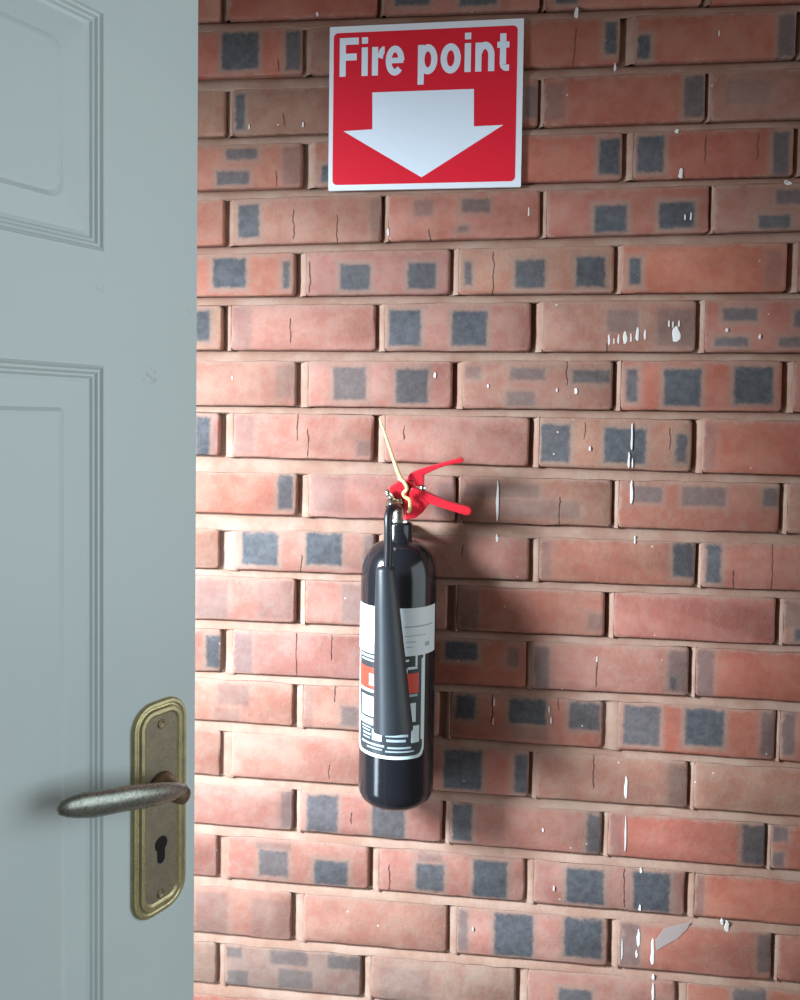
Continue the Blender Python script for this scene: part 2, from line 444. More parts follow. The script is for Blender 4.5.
def line_z(l, r):
    """z on the brick face as a linear function of x from the photograph's y at px 265 and 720"""
    a = at(265, l); b = at(720, r)
    k = (b.z - a.z) / (b.x - a.x)
    return (lambda x, a=a, k=k: a.z + k * (x - a.x)), a.z + k * (0 - a.x)


bot, top = {}, {}
for i in range(0, 19):
    bot[i] = line_z(BL[i], BR[i])[0]
for i in range(1, 20):
    top[i] = line_z(TL[i], TR[i])[0]
top[0] = lambda x: bot[0](x) + 0.0645
bot[19] = lambda x: top[19](x) - 0.0645
XMIN, XMAX = -0.80, 0.90
z_top0 = top[0](0); z_bot19 = bot[19](0)
N_UP = int((2.33 - z_top0) / DZ)
N_DN = int(z_bot19 / DZ) + 1
for k in range(1, N_UP + 1):
    bot[-k] = lambda x, k=k: z_top0 + 0.0105 + (k - 1) * DZ
    top[-k] = lambda x, k=k: z_top0 + 0.0105 + (k - 1) * DZ + 0.0645
for k in range(1, N_DN + 1):
    top[19 + k] = lambda x, k=k: z_bot19 - 0.0105 - (k - 1) * DZ
    bot[19 + k] = lambda x, k=k: max(0.0, z_bot19 - 0.0105 - (k - 1) * DZ - 0.0645)
C0, C1 = -N_UP, 19 + N_DN
while bot[C1](0) <= 0 and top[C1](0) < 0.02:
    C1 -= 1
PITCH_X = 0.2125

courses = {}
for c in range(C0, C1 + 1):
    lst = []
    if c in ROWS:
        ymid = (BL[c] + BR[c]) / 2 - 24
        for xl, xr, marks, cracks, tint in ROWS[c]:
            lst.append([at(xl, ymid).x, at(xr, ymid).x, marks, cracks, tint])
    else:
        ref = ROWS[0] if c % 2 == 0 else ROWS[1]
        if c > 18:
            ref = ROWS[18] if c % 2 == 0 else ROWS[17]
        base_c = {True: (0 if c % 2 == 0 else 1), False: (18 if c % 2 == 0 else 17)}[c < 9]
        ymid = (BL[base_c] + BR[base_c]) / 2 - 24
        for xl, xr, _, _, _ in ref:
            j = random.uniform(-.004, .004)
            lst.append([at(xl, ymid).x + j, at(xr, ymid).x + j, None, [], None])
    # carry the bond on to both ends of the wall
    while lst[0][0] > XMIN + .02:
        x1 = lst[0][0] - random.uniform(.008, .012)
        lst.insert(0, [max(XMIN, x1 - .2035), x1, None, [], None])
    while lst[-1][1] < XMAX - .02:
        x0 = lst[-1][1] + random.uniform(.008, .012)
        lst.append([x0, min(XMAX, x0 + .2035), None, [], None])
    lst[0][0] = max(lst[0][0], XMIN); lst[-1][1] = min(lst[-1][1], XMAX)
    lst = [b for b in lst if b[1] - b[0] > .03]
    courses[c] = lst


def brick_mesh(w, h, seed):
    """bevelled block with slightly worn, uneven arrises; front face at y = 0, centre at the origin"""
    bm = bmesh.new()
    hw, hh = w / 2, h / 2
    rnd = random.Random(seed)
    base = []
    r = .0032
    nx, nz = 9, 3
    for k in range(nx + 1):
        base.append((-hw + r + (w - 2 * r) * k / nx, -hh))
    for k in range(nz + 1):
        base.append((hw, -hh + r + (h - 2 * r) * k / nz))
    for k in range(nx + 1):
        base.append((hw - r - (w - 2 * r) * k / nx, hh))
    for k in range(nz + 1):
        base.append((-hw, hh - r - (h - 2 * r) * k / nz))

    def ring(ins, y, amp):
        out = []
        for x, z in base:
            j = noise.noise(Vector((x * 55 + seed * 3.1, z * 55, seed * .7))) * amp + rnd.uniform(-.3, .3) * amp
            sx = 1 - (ins + j) / hw; sz = 1 - (ins + j) / hh
            out.append((x * sx, y, z * sz))
        return out
    loops_mesh(bm, [ring(0, .05, 0), ring(0, .0035, .0006), ring(.0007, .0012, .0013), ring(.0030, -.0001, .0012)], True, True)
    return bm


wall_bm = bmesh.new()


def quad_strip(bm, rows):
    vr = [[bm.verts.new(p) for p in r] for r in rows]
    for a, b in zip(vr, vr[1:]):
        for i in range(len(a) - 1):
            bm.faces.new((a[i], a[i + 1], b[i + 1], b[i]))


# backing masonry
bw = bmesh.ops.create_cube(wall_bm, size=1.0)
for v in bw['verts']:
    v.co = Vector(((XMIN - .002) if v.co.x < 0 else (XMAX + .002), .026 if v.co.y < 0 else .112, 0.0 if v.co.z < 0 else max(2.30, top[C0](0) + .01)))
# weather-struck bed joints: pushed back under the upper brick, flush on the lower one
for c in range(C0, C1):
    xs = [XMIN + (XMAX - XMIN) * k / 150 for k in range(151)]
    rows = []
    for t_, y_ in ((-.10, .0120), (.10, .0100), (.26, .0050), (.58, .0018), (.92, .0002), (1.10, -.0004), (1.22, .0026)):
        row = []
        for x in xs:
            zu, zl = bot[c](x), top[c + 1](x)
            n1 = noise.noise(Vector((x * 30, c * 3.7, t_ * 2))) ; n2 = noise.noise(Vector((x * 9, c * 5.1, 3)))
            row.append((x, y_ + n1 * .0011 + n2 * .0012, zu + (zl - zu) * t_ + n1 * (.0018 if t_ > .9 else .0006)))
        rows.append(row)
    quad_strip(wall_bm, rows)
# struck perpends: deep beside the left brick, flush beside the right one
for c, lst in courses.items():
    for a, b in zip(lst, lst[1:]):
        xl, xr = a[1], b[0]
        deep = random.Random(c * 31 + int(xl * 1000)).uniform(*((.007, .015) if c < 12 else (.004, .009)))
        rows = []
        for k in range(7):
            row = []
            for t_, f_ in ((-.15, 1.0), (.28, .92), (.50, .50), (.76, .16), (.97, .0), (1.10, -.03), (1.25, .2)):
                x = xl + (xr - xl) * t_
                z = bot[c](x) - .001 + (top[c](x) - bot[c](x) + .002) * k / 6
                row.append((x, .0008 + deep * f_ + .0009 * noise.noise(Vector((x * 40, z * 40, c))), z))
            rows.append(row)
        quad_strip(wall_bm, rows)
wall = link('wall_back', wall_bm, M['mortar'], smooth=True)
wall.data.set_sharp_from_angle(angle=math.radians(60))
wall['kind'] = 'structure'
wall['label'] = 'red brick wall with blue-grey kiln marks behind the extinguisher'

nb = 0
seed = 0
for c, lst in courses.items():
    for xl, xr, marks, cracks, tint in lst:
        seed += 1
        rnd = random.Random(seed * 17)
        xm = (xl + xr) / 2
        zb, zt = bot[c](xm), top[c](xm)
        if zt - zb < .02:
            continue
        zc = (zb + zt) / 2
        o = link('brick', brick_mesh(xr - xl, zt - zb, seed), M['brick'], wall, True)
        try:
            o.data.set_sharp_from_angle(angle=math.radians(50))
        except Exception:
            pass
        slope = math.atan((bot[c](xr) - bot[c](xl)) / (xr - xl))
        o.location = (xm, rnd.uniform(-.0010, .0004), zc)
        o.rotation_euler = (rnd.uniform(-.008, .008), -slope, rnd.uniform(-.004, .004))
        rects = []
        if marks is None:                                   # bricks outside the picture
            if rnd.random() < .5:
                for q in (-.28, .14):
                    rects.append(((xr - xl) * q, 0.0, .024, .021, 1.0))
            tint = rnd.choice((W_, RED, BROWN, TAN))
        else:
            for x0, x1, y0, y1, d in marks:
                p0 = at(x0, (y0 + y1) / 2); p1 = at(x1, (y0 + y1) / 2)
                q0 = at((x0 + x1) / 2, y0); q1 = at((x0 + x1) / 2, y1)
                rects.append(((p0.x + p1.x) / 2 - xm, (q0.z + q1.z) / 2 - zc, (p1.x - p0.x) / 2, (q0.z - q1.z) / 2, float(d)))
        o['half_size'] = [(xr - xl) / 2, (zt - zb) / 2, 0.0]
        depth = [0.0] * 4
        for k, nm in enumerate(('mark_a', 'mark_b', 'mark_c', 'mark_d', 'mark_e')):
            if k < len(rects):
                o[nm] = [float(v) for v in rects[k][:4]]
                if k < 4:
                    depth[k] = rects[k][4]
            else:
                o[nm] = [9.0, 9.0, 0.001, 0.001]
        o['mark_depth'] = depth
        for k, nm in enumerate(('crack_a', 'crack_b')):
            if k < len(cracks):
                x, y0, y1 = cracks[k]
                p, q = at(x, y0), at(x, y1)
                o[nm] = [p.x - xm, (p.z + q.z) / 2 - zc, abs(p.z - q.z) / 2, 1.0]
            else:
                o[nm] = [9.0, 9.0, .001, 0.0]
        g = rnd.uniform(.90, 1.10)
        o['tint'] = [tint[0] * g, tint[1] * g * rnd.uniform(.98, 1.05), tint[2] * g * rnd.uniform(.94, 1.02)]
        nb += 1
print('bricks', nb)

# splashes and runs of white paint on the brick faces
DRIPS = [(497.5, 480, 522, 3), (497, 534, 542, 4), (632, 423, 450, 2.2), (629, 452, 468, 2.6), (632.5, 458, 468, 2), (631.5, 480, 504, 3.2), (635, 536, 544, 2.4),
         (626, 776, 799, 4), (625.5, 815, 852, 1.8), (641, 868, 873, 4), (640, 905, 911, 4), (638.5, 929, 947, 4), (636.5, 950, 958, 3.5), (652.5, 938, 965, 4.5),
         (653.5, 975, 980, 4), (653, 983, 1002, 2.6), (622, 938, 960, 1.4), (528.7, 207, 216, 2.4), (576.5, 7, 18, 7), (615, 63, 71, 3.2), (719, 30, 36, 2.2),
         (681, 168, 178, 7), (677, 129, 133, 6), (388, 228, 236, 3.6), (494, 698, 706, 2.6), (493, 718, 725, 2), (551, 717, 724, 2), (549, 706, 713, 1.4),
         (597, 656, 662, 2.4), (727, 921, 932, 7), (722, 919, 925, 4), (609, 334, 345, 3.4), (614, 338, 344, 2.4), (618.5, 334, 344, 3), (625, 331, 344, 4.5), (631, 333, 342, 2.6),
         (637.5, 327, 341, 4), (645, 329, 340, 3.2), (676, 326, 342, 9), (669, 320, 327, 2.6), (673, 321, 328, 2), (679, 320, 327, 2.2), (685, 214, 220, 2.5), (691, 212, 220, 2.5),
         (435, 372, 378, 4), (488, 384, 388, 3), (576, 388, 394, 5), (557, 388, 392, 2.4), (590, 446, 451, 3.2), (788, 181, 185, 10), (786, 180, 183, 6), (760, 334, 339, 4),
         (727, 328, 332, 4), (249, 124, 129, 2.2), (303, 122, 127, 3.4), (232, 376, 380, 2.5), (317, 12, 16, 3.6), (543, 828, 832, 3), (554, 886, 891, 3), (473, 927, 931, 2.6)]
for k, (x, y0, y1, w) in enumerate(DRIPS):
    a, b = at(x, y0, -.0012), at(x, y1, -.0012)
    if (y1 - y0) < 12:
        w *= .72
    hw = .88 * w / 2 * (a - at(x + 1, y0, -.0012)).length
    L = abs(a.z - b.z)
    bm = bmesh.new()
    n = 12
    rnd = random.Random(k)
    loops = []
    for s_, y_ in ((1.0, .0022), (1.0, -.0001), (.86, -.0004)):
        lp = []
        for j in range(n):
            an = 2 * math.pi * j / n
            cz = math.copysign(abs(math.sin(an)) ** .7, math.sin(an)) * L / 2
            taper = 1.0 if L < hw * 4 else (1.15 - .45 * (cz / L + .5))
            lp.append((math.cos(an) * hw * s_ * taper * (1 + .30 * math.sin(j * 2.3 + k * 1.7)), y_, cz * (s_ if L < hw * 4 else 1 - (1 - s_) * .3)))
        loops.append(lp)
    loops_mesh(bm, loops)
    link('paint_drip', bm, M['paint'], wall, False, ((a.x + b.x) / 2, -.0012, (a.z + b.z) / 2))
bm = bmesh.new()
pts = [(656, 950), (655, 940), (664, 928), (676, 925), (690, 922), (687, 928), (677, 938), (666, 944)]
cc = at(670, 935)
plate(bm, [(at(x, y).x - cc.x, at(x, y).z - cc.z) for x, y in pts], .0008)
link('paint_smear', bm, M['smear'], wall, False, (cc.x, -.0008, cc.z))

# ------------------------------------------------------------------ floor
bm = bmesh.new()
bmesh.ops.create_cube(bm, size=1.0)
for v in bm.verts:
    v.co = Vector((XMIN - .4 if v.co.x < 0 else XMAX + .4, -2.6 if v.co.y < 0 else .112, -.06 if v.co.z < 0 else 0))
fl = link('floor', bm, M['floor'])
fl['kind'] = 'structure'

# ------------------------------------------------------------------ door leaf
DOOR_A = 0.464293
EDGE_Z = 0.72
d = ray(195.4, 600)
E0 = CAM + d * EDGE_Z
du = Vector((-math.sin(DOOR_A), -math.cos(DOOR_A), 0)); dn = Vector((math.cos(DOOR_A), -math.sin(DOOR_A), 0))


def door_at(px, py, off=0.0):
    """(u, z) of the plane at distance off in front of the door face"""
    r = ray(px, py)
    o = Vector((E0.x, E0.y, 0)) + dn * off
    t_ = (o - CAM).dot(dn) / r.dot(dn)
    p = CAM + r * t_
    return (p - o).dot(du), p.z


DW, DH, DT = 0.762, 1.985, 0.040
up_r, up_b = door_at(105, 252)
up_t = door_at(99, 9)[1]
lo_r, lo_t = door_at(104, 366)
st = (up_r + lo_r) / 2
mull = .095
pw = (DW - 2 * st - mull) / 2
lo_b = .26
print('door', E0, 'stile', st, 'panel', up_t, up_b, lo_t)
bm = bmesh.new()
ucuts = [0, st, st + pw, st + pw + mull, DW - st, DW]
zcuts = [0.006, lo_b, lo_t, up_b, up_t, max(DH, up_t + .09)]
holes = {(1, 1), (3, 1), (1, 3), (3, 3)}
grid = {}


def gv(i, j):
    if (i, j) not in grid:
        grid[(i, j)] = bm.verts.new((ucuts[i], 0, zcuts[j]))
    return grid[(i, j)]


for i in range(5):
    for j in range(5):
        if (i, j) not in holes:
            bm.faces.new((gv(i, j), gv(i + 1, j), gv(i + 1, j + 1), gv(i, j + 1)))
# moulded panels: lip, ovolo, groove, sloped margin, raised field
inner = door_at(62, 600)[0] - st
PROF = [(.0, .0, 0), (.0007, .0007, 0), (.0016, .0004, 0), (.0034, -.0012, 0), (.0052, -.0014, 0), (.0070, -.0030, 0), (.0086, -.0032, 0), (.0104, -.0046, .001), (.0135, -.0050, .002),
        (inner - .004, -.0034, .006), (inner - .001, -.0016, .008), (inner + .0015, -.0012, .008)]
for (i, j) in holes:
    x0, x1, z0, z1 = ucuts[i], ucuts[i + 1], zcuts[j], zcuts[j + 1]
    prev = None
    for ins, y, rr in PROF:
        pts = rounded_rect(x0 + ins, x1 - ins, z0 + ins, z1 - ins, max(rr * (1.6 if j == 3 else .4), .0001), 4)
        row = [bm.verts.new((x, y, z)) for x, z in pts]
        if prev:
            n = len(row)
            for k in range(n):
                bm.faces.new((prev[k], prev[(k + 1) % n], row[(k + 1) % n], row[k]))
        prev = row
    bm.faces.new(prev)
z0, z1 = zcuts[0], zcuts[-1]
bx = [bm.verts.new(p) for p in ((0, 0, z0), (DW, 0, z0), (DW, 0, z1), (0, 0, z1), (0, -DT, z0), (DW, -DT, z0), (DW, -DT, z1), (0, -DT, z1))]
for f in ((4, 5, 6, 7), (0, 1, 5, 4), (1, 2, 6, 5), (2, 3, 7, 6), (3, 0, 4, 7)):
    bm.faces.new([bx[q] for q in f])
bmesh.ops.remove_doubles(bm, verts=bm.verts, dist=.00005)
M['door'] = door_material([(*door_at(150, 376), .011), (*door_at(137, 350), .005), (*door_at(99, 287), .006), (*door_at(190, 312), .004)])
door = link('door_1', bm, M['door'])
door['kind'] = 'structure'
door['label'] = 'pale grey-blue panelled door leaf standing open with brass lever handle'
door.matrix_world = Matrix(((du.x, dn.x, 0, E0.x), (du.y, dn.y, 0, E0.y), (0, 0, 1, 0), (0, 0, 0, 1)))

# handle backplate (local x = away from the free edge, y = off the door face)
pu0 = door_at(186, 780, .002)[0]; pu1 = door_at(132.5, 780, .002)[0]
pz1 = door_at(185, 691.5, .002)[1]; pz0 = door_at(134, 929, .002)[1]
print('plate', pu0, pu1, pz0, pz1)


def ring_plate(bm, prof, x0, x1, z0, z1, r, cap_only=False):
    prev = None
    for ins, y in prof:
        row = [bm.verts.new((x, y, z)) for x, z in rounded_rect(x0 + ins, x1 - ins, z0 + ins, z1 - ins, max(r - ins, .0015), 6)]
        if prev:
            n = len(row)
            for k in range(n):
                bm.faces.new((prev[k], prev[(k + 1) % n], row[(k + 1) % n], row[k]))
        prev = row
    return prev


bm = bmesh.new()
last = ring_plate(bm, [(0, -.0005), (0, .0020), (.0012, .0032), (.0035, .0034), (.0048, .0026), (.0060, .0028), (.0075, .0046), (.0105, .0048), (.0125, .0034), (.0135, .0030)], pu0, pu1, pz0, pz1, .021)
bm.faces.new(last)
hp = link('handle_plate', bm, M['brass'], door, True)
hp['label'] = 'aged brass handle backplate with raised rim'
hp.data.set_sharp_from_angle(angle=math.radians(35))
bm = bmesh.new()
bm.faces.new([bm.verts.new((x, .0034, z)) for x, z in rounded_rect(pu0 + .0125, pu1 - .0125, pz0 + .0125, pz1 - .0125, .004, 6)])
r = bmesh.ops.extrude_face_region(bm, geom=list(bm.faces))
bmesh.ops.translate(bm, verts=[v for v in r['geom'] if isinstance(v, bmesh.types.BMVert)], vec=(0, -.0012, 0))
link('plate_field', bm, M['brass_dull'], hp)
pc = (pu0 + pu1) / 2
kz = door_at(163.5, 842, .003)[1]; kz2 = door_at(162, 861, .003)[1]
bm = bmesh.new()
out = []
R_, w_ = .0066, .0040
for k in range(-6, 19):
    a = math.radians(k * 15)
    out.append((pc + R_ * math.cos(a), kz + R_ * math.sin(a)))
a0 = math.acos(w_ / R_)
out = [(pc + R_ * math.cos(-a0 + (math.pi + 2 * a0) * k / 20), kz + R_ * math.sin(-a0 + (math.pi + 2 * a0) * k / 20)) for k in range(21)]
low = kz2 - .001
out += [(pc - w_, low + w_)] + [(pc - w_ * math.cos(math.pi * k / 8), low + w_ - w_ * math.sin(math.pi * k / 8)) for k in range(1, 9)]
a = [bm.verts.new((x, .0038, z)) for x, z in out]
f = bm.faces.new(a)
r = bmesh.ops.extrude_face_region(bm, geom=[f])
bmesh.ops.translate(bm, verts=[v for v in r['geom'] if isinstance(v, bmesh.types.BMVert)], vec=(0, -.003, 0))
kh = link('keyhole', bm, M['hole'], hp)
kh['label'] = 'dark profile keyhole'
for (sx_, sy_) in ((164.5, 723), (162.5, 893)):
    uz = door_at(sx_, sy_, .004)
    bm = bmesh.new()
    lathe(bm, [(.0040, -.002), (.0040, .0006), (.0030, .0012), (.0018, .0002), (.0006, -.0002)], 16)
    bmesh.ops.rotate(bm, verts=bm.verts, matrix=Matrix.Rotation(-math.pi / 2, 3, 'X'))
    link('screw', bm, M['rust'], hp, True, (pc, .0034, uz[1]))

# lever: neck standing off the plate, then a tapering grip running back along the door
lz = door_at(164, 786, .004)[1]
bm = bmesh.new()
lathe(bm, [(.0135, -.001), (.0135, .003), (.0115, .0055), (.0092, .0075), (.0080, .014), (.0078, .022), (.0070, .029)], 24)
bmesh.ops.rotate(bm, verts=bm.verts, matrix=Matrix.Rotation(-math.pi / 2, 3, 'X'))
link('lever_neck', bm, M['rust'], hp, True, (pc, .0034, lz))
LP = [(187, 789.5, .029, 3.0), (184, 789.8, .030, 6.0), (172, 791.8, .032, 9.0), (160, 793.5, .0335, 10.6), (145, 796, .034, 11.8), (128, 798, .034, 12.2), (110, 801.5, .033, 12.6), (95, 803.8, .032, 13.0), (80, 805.3, .031, 12.2), (68, 806.8, .030, 10.0), (60, 808, .029, 6.5), (57.5, 808.3, .029, 2.2)]
path, rad = [], []
for x, y, off, hpx in LP:
    u_, z_ = door_at(x, y, off)
    zz = door_at(x, y + hpx, off)[1]
    path.append((u_, off, z_)); rad.append((abs(z_ - zz), abs(z_ - zz) * .62))
bm = bmesh.new()
tube(bm, path, rad, 18, flat=Vector((0, 1, 0)))
lv = link('lever', bm, M['lever'], hp, True)
lv['label'] = 'worn plated lever grip'
print('lever', path)

# ------------------------------------------------------------------ fire point sign
SY = -.0065
P00, P10, P11, P01 = at(329, 190.6, SY), at(521.3, 186.9, SY), at(523.6, 18.1, SY), at(329, 27.3, SY)
cen = (P00 + P10 + P11 + P01) / 4
ex = ((P10 - P00) + (P11 - P01)).normalized()
ang = math.atan2(ex.z, ex.x)
sw = ((P10 - P00).length + (P11 - P01).length) / 2
sh = ((P01 - P00).length + (P11 - P10).length) / 2
print('sign', sw, sh, math.degrees(ang))
sign = bpy.data.objects.new('fire_point_sign', None)
COL.objects.link(sign)
sign.location = cen
sign.rotation_euler = (0, -ang, 0)
sign['label'] = 'red and white Fire point sign with down arrow on brick wall'
sign['category'] = 'sign'


def s_at(px, py):
    p = at(px, py, SY) - cen
    return p.x * math.cos(ang) + p.z * math.sin(ang), -p.x * math.sin(ang) + p.z * math.cos(ang)


bm = bmesh.new()
plate(bm, rounded_rect(-sw / 2, sw / 2, -sh / 2, sh / 2, .0015, 2), .0032)
link('sign_board', bm, M['white_sign'], sign, False, (0, .0032, 0))
ra, rb = s_at(333.2, 185.5), s_at(516.6, 26)
r0 = s_at(333.2, 33); r1 = s_at(516, 180.8)
x0, x1 = (ra[0] + r0[0]) / 2, (rb[0] + r1[0]) / 2
z0, z1 = (ra[1] + r1[1]) / 2, (rb[1] + r0[1]) / 2
bm = bmesh.new()
plate(bm, rounded_rect(x0, x1, z0, z1, .006, 5), .0003)
link('red_panel', bm, M['red_sign'], sign)
bm = bmesh.new()
ar = [s_at(*p) for p in ((372.4, 92.6), (473.9, 89.1), (473.9, 126.5), (503.2, 125.1), (421.6, 177.4), (343.6, 131.4), (372.4, 129.4))]
plate(bm, ar, .0003)
link('arrow', bm, M['print_white'], sign, False, (0, -.0003, 0))

# lettering "Fire point", bold condensed sans-serif drawn from bars and arcs (em units)
def arc(cx, cz, rx, rz, sh_, sv_, a0, a1, n=28):
    o_, i_ = [], []
    for k in range(n + 1):
        a_ = math.radians(a0 + (a1 - a0) * k / n)
        o_.append((cx + rx * math.cos(a_), cz + rz * math.sin(a_)))
        i_.append((cx + (rx - sv_) * math.cos(a_), cz + (rz - sh_) * math.sin(a_)))
    return o_, i_


GLYPH = {
    'F': (.60, [(.07, .232, 0, .72), (.07, .575, .592, .72), (.07, .525, .298, .426)], []),
    'i': (.278, [(.058, .220, 0, .53), (.058, .220, .600, .72)], []),
    'r': (.385, [(.054, .214, 0, .53)], [(.385, .27, .20, .268, .135, .155, 90, 165)]),
    'e': (.556, [(.10, .50, .215, .315)], [(.278, .262, .246, .278, .124, .158, 0, 318)]),
    'p': (.606, [(.054, .214, -.20, .53)], [(.315, .262, .25, .278, .128, .162, 0, 360)]),
    'o': (.606, [], [(.303, .262, .263, .278, .128, .166, 0, 360)]),
    'n': (.606, [(.056, .216, 0, .53), (.388, .548, 0, .30)], [(.308, .29, .240, .25, .130, .160, 0, 165)]),
    't': (.333, [(.080, .240, .12, .68), (.010, .318, .42, .53), (.25, .318, -.004, .108)], [(.25, .135, .170, .139, .112, .018, 180, 270)]),
    ' ': (.27, [], []),
}
TXT = 'Fire point'
total = sum(GLYPH[ch][0] for ch in TXT) - .07 - .015
tx0 = s_at(339.8, 58)[0]; tx1 = s_at(509.2, 55)[0]
base_z = (s_at(345, 77)[1] + s_at(505, 70.5)[1]) / 2
capH = s_at(342, 38.5)[1] - s_at(342, 77)[1]
kx = (tx1 - tx0) / total; kzz = capH / .72
letters = None
pen = -.07
for ch in TXT:
    adv, bars, arcs = GLYPH[ch]
    if bars or arcs:
        bm = bmesh.new()
        polys = [[(x0, z0), (x1, z0), (x1, z1), (x0, z1)] for x0, x1, z0, z1 in bars]
        for args in arcs:
            o_, i_ = arc(*args)
            for k in range(len(o_) - 1):
                polys.append([o_[k], o_[k + 1], i_[k + 1], i_[k]])
        for q_, pl in enumerate(polys):
            a_ = [bm.verts.new((tx0 + (pen + x) * kx, -.0003 - q_ * 4e-6, base_z + z * kzz)) for x, z in pl]
            b_ = [bm.verts.new((v.co.x, .0001, v.co.z)) for v in a_]
            bm.faces.new(a_)
            for k in range(4):
                bm.faces.new((a_[k], a_[(k + 1) % 4], b_[(k + 1) % 4], b_[k]))
        if letters is None:
            letters = link('lettering', bm, M['print_white'], sign, False, (0, -.0003, 0))
        else:
            link('letter', bm, M['print_white'], letters)
    pen += adv

# ------------------------------------------------------------------ fire extinguisher
RC = 0.0490
EY = -(RC + .006)
A = at(397.9, 640, EY)
EX = A.x
zb_ = at(397, 794.5, EY)[2]
ext = bpy.data.objects.new('fire_extinguisher', None)
COL.objects.link(ext)
ext.location = (EX, EY, zb_ - .004)
ext['label'] = 'black carbon dioxide fire extinguisher with red handle hung on brick wall'
ext['category'] = 'fire extinguisher'
Z0 = zb_ - .004


def ez(py, off=0.0):
    return at(397, py, EY + off).z - Z0


def el(px, py, off=0.0):
    """extinguisher-local point for a pixel, at depth off from the cylinder axis (negative = towards the viewer)"""
    p = at(px, py, EY + off)
    return Vector((p.x - EX, off, p.z - Z0))


z_sh = ez(577); z_nk = ez(541); z_top = ez(522)
prof = [(.012, 0.003), (.030, .0), (.040, .0015), (.0455, .0065), (.0487, .014), (RC, .022), (RC, z_sh)]
rn = .0172
for k in range(1, 11):
    a = math.radians(90 * k / 10)
    prof.append((rn + .002 + (RC - rn - .002) * math.cos(a), z_sh + (z_nk - z_sh) * math.sin(a)))
prof += [(rn, z_nk + .002), (rn * .97, z_top - .003), (rn * .9, z_top)]
bm = bmesh.new(); lathe(bm, prof, 64)
cyl = link('cylinder', bm, M['steel_black'], ext, True)

# direction of the camera as seen from the axis: angle 0 of the label
to_cam = math.atan2(CAM.x - EX, -(CAM.y - EY))


def curved(name, px0, px1, py0, py1, mat, parent, lift=.0004, round_px=0.0, centre_y=True):
    """sheet wrapped on the cylinder between pixel columns and rows"""
    rp = 38.2; cx_ = 397.8

    def an(px):
        return to_cam + math.asin(max(-.995, min(.995, (px - cx_) / rp)))
    a0, a1 = an(px0), an(px1)
    zt_, zb2 = ez(py0, -RC), ez(py1, -RC)
    n = max(2, int(abs(a1 - a0) / .06))
    bm = bmesh.new()
    rr = RC + lift
    rad_ = round_px * .0013
    rows = []
    for k in range(n + 1):
        a_ = a0 + (a1 - a0) * k / n
        e = min(a_ - a0, a1 - a_) * rr
        cut = rad_ - math.sqrt(max(0, rad_ ** 2 - (rad_ - e) ** 2)) if rad_ and e < rad_ else 0
        p_ = [(rr * math.sin(a_), -rr * math.cos(a_), z) for z in (zb2 + cut, zt_)]
        rows.append(p_)
    vr = [[bm.verts.new(p) for p in r_] for r_ in rows]
    for q, s_ in zip(vr, vr[1:]):
        bm.faces.new((q[0], s_[0], s_[1], q[1]))
    r_ = bmesh.ops.extrude_face_region(bm, geom=list(bm.faces))
    for v in r_['geom']:
        if isinstance(v, bmesh.types.BMVert):
            f_ = (RC - .0006) / rr
            v.co.x *= f_; v.co.y *= f_
    return link(name, bm, mat, parent, False)


lab = curved('instruction_label', 360.2, 424.6, 640, 760.0, M['ink_white'], ext, .0003, 8)
curved('label_ground', 361.6, 422.6, 641, 756.6, M['ink_dark'], lab, .0005, 7)
stk = curved('service_sticker', 360.2, 433.6, 608.5, 656.5, M['sticker'], ext, .0009)
for (x0, x1, y0, y1) in ((364.5, 366.5, 613, 620), (362, 374, 632, 633), (404, 431, 626.5, 627.8), (404, 424, 636, 636.8), (405, 415, 642, 643), (406, 412, 647, 648), (424, 428, 644, 648.5)):
    curved('print_line', x0, x1, y0, y1, M['ink_grey'], stk, .0010)
I = M
marks = [(363, 375, 658.5, 661, 'ink_white'), (363.5, 376, 663, 664.6, 'ink_white'), (361.5, 376, 671, 692, 'ink_red'), (370.5, 378, 677, 689, 'ink_white'), (361.5, 376, 693, 696, 'ink_white'),
         (363.5, 376.5, 700, 720, 'ink_white'), (361.5, 376, 722, 729, 'ink_grey'), (364, 373, 731, 732.5, 'ink_grey'), (364.5, 372, 734, 735.5, 'ink_grey'), (365, 373, 737.5, 739.5, 'ink_grey'), (365, 372, 741.5, 743, 'ink_grey'),
         (374, 383.5, 732, 743, 'ink_white'), (387, 409, 735, 737.5, 'ink_grey'), (388, 407, 740, 742.5, 'ink_grey'), (364, 386, 746.5, 748.5, 'ink_grey'), (369, 384, 750.5, 752, 'ink_grey'), (389, 412, 747.5, 749.3, 'ink_grey'), (387, 415, 751.5, 753, 'ink_grey'),
         (407.5, 418.5, 674, 694, 'ink_red'), (409, 417.5, 695, 697.5, 'ink_grey'), (411, 416, 704, 723, 'ink_white'), (409, 411.5, 704, 708, 'ink_white'), (412, 419.5, 727, 744, 'ink_white'),
         (415, 417, 655, 667, 'ink_white'), (408, 417, 667.5, 670, 'ink_white'), (404, 409, 660, 662, 'ink_white'), (405, 407.5, 669, 674, 'ink_white'),
         (421, 422.6, 660, 742, 'ink_white')]
for x0, x1, y0, y1, m_ in marks:
    curved('printed_mark', x0, x1, y0, y1, M[m_], lab, .0007)

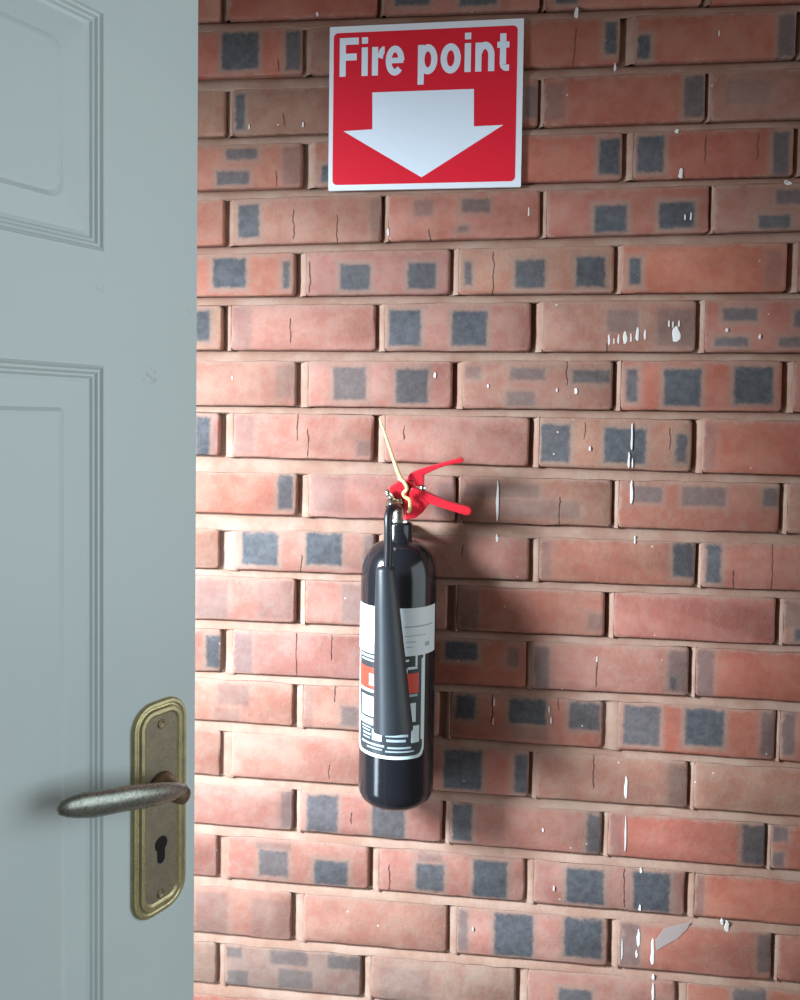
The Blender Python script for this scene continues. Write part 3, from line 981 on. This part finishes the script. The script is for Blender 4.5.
# valve: plated body, red head, two red handles
bm = bmesh.new()
lathe(bm, [(.0135, z_top - .004), (.0135, z_top + .004), (.0115, z_top + .006), (.0115, ez(507)), (.0100, ez(500)), (.0090, ez(492))], 24)
valve = link('valve_body', bm, M['chrome'], ext, True)
bm = bmesh.new()
p0, p1 = el(398, 507, -.004), el(391.5, 505, -.030)
tube(bm, [p0, p0.lerp(p1, .5), p1 + Vector((0, 0, .001))], [.0085, .0080, .0085], 16)
link('outlet', bm, M['chrome'], valve, True)
bm = bmesh.new()
tube(bm, [el(394, 500, -.016), el(388.5, 494, -.022), el(387, 490, -.024)], [.0050, .0042, .003], 12)
link('outlet_nut', bm, M['chrome'], valve, True)


def profile(name, px, thick, mat, parent, off, bev=.0012):
    """plate cut to a pixel outline, `thick` deep along the wall normal, centred on depth off"""
    bm = bmesh.new()
    pts = [el(x, y, off) for x, y in px]
    plate(bm, [(p.x, p.z) for p in pts], thick, bevel=bev)
    bmesh.ops.translate(bm, verts=bm.verts, vec=(0, off + thick / 2, 0))
    return link(name, bm, mat, parent, False)


profile('valve_head', [(386.3, 491), (390, 486), (398, 481.5), (405, 480), (408, 485), (408, 496), (400, 497), (392, 496.5), (387.5, 495.5)], .026, M['red_enamel'], ext, -.002, .002)
ub = profile('handle_bracket', [(404, 497), (411, 490), (420, 494), (429.5, 503), (424, 511), (416, 517.5), (406, 519)], .020, M['red_enamel'], ext, -.002, .0015)
bm = bmesh.new()
tube(bm, [el(422.5, 488, -.020), el(422.5, 488, .014)], [.0040, .0040], 14)
link('pivot_pin', bm, M['chrome'], ext, True)
low = profile('carry_handle', [(409, 491), (413, 486.5), (425, 490.5), (440, 497.5), (455, 503), (469, 506.5), (471.8, 509), (471, 513.5), (467, 515), (452, 510.5), (437, 505.5), (424, 501), (412, 498)], .018, M['red_enamel'], ext, -.002, .002)
upp = profile('squeeze_lever', [(407, 477.5), (412, 472), (424, 467.5), (440, 463), (455, 459), (461, 457), (463.8, 459), (463, 462.5), (456, 463.2), (444, 466), (433, 470.5), (424, 475), (424, 486), (415, 486), (413, 479), (408, 481)], .017, M['red_enamel'], ext, -.002, .0016)
profile('lever_shadow_web', [(405, 481), (409, 477), (416, 477.5), (416, 486), (409, 492), (405, 488)], .012, M['shaded_red'], ext, -.002, .0012).name = 'lever_web'

# hose from the outlet, over and down into the horn
HO = -.072
hp_pts = [el(399, 508, -.028), el(395.5, 506.0, -.046), el(391, 508.5, -.060), el(388.3, 516, -.068), el(388.2, 530, HO), el(388.2, 548, HO), el(387.5, 566, HO), el(386.5, 575, HO)]
hs = spline(hp_pts, 6)
bm = bmesh.new(); tube(bm, hs, [.0050] * len(hs), 16)
link('hose', bm, M['rubber'], ext, True)
# discharge horn
h0, h1 = el(385.2, 566, HO), el(393.2, 729.5, HO - .012)
ax = (h1 - h0)
L = ax.length
stat = [(0, .0055), (.004, .0085), (.012, .0108), (.03, .0118), (.25, .0152), (.60, .0195), (.85, .0222), (.97, .0238), (1.0, .0240)]
bm = bmesh.new()
pts = [h0 + ax * t_ for t_, _ in stat] + [h1 - ax * .002, h0 + ax * .6, h0 + ax * .1]
rr_ = [r_ for _, r_ in stat] + [.0222, .0178, .0100]
tube(bm, pts, rr_, 32)
horn = link('discharge_horn', bm, M['black_plastic'], ext, True)
horn.data.set_sharp_from_angle(angle=math.radians(60))
# yellow plastic tie threaded through the handles, its tail standing up
bm = bmesh.new()
tp = spline([el(379.5, 419, -.006), el(384, 431, -.010), el(391, 452, -.016), el(398, 472, -.021), el(402.5, 481, -.022)], 5)
nn = len(tp)
tube(bm, tp, [.0011 + .0017 * min(1, k / (nn * .8)) for k in range(nn)], 10)
tie = link('safety_tie', bm, M['tie'], ext, True)
bm = bmesh.new()
tp = spline([el(399, 478, -.021), el(404, 482, -.024), el(407, 489, -.025), el(403.5, 493, -.023), el(405, 497, -.022), el(409.5, 500, -.023), el(410, 508, -.022), el(408.5, 512, -.018)], 5)
tube(bm, tp, [.0023] * len(tp), 10)
link('tie_loop', bm, M['tie'], tie, True)
# hidden wall hook that carries the cylinder neck
bm = bmesh.new()
bmesh.ops.create_cube(bm, size=1.0)
for v in bm.verts:
    v.co = Vector((v.co.x * .026, (-EY - .0005) if v.co.y > 0 else .016, z_nk + (.004 if v.co.z < 0 else .016)))
link('hanging_bracket', bm, M['steel_black'], ext)
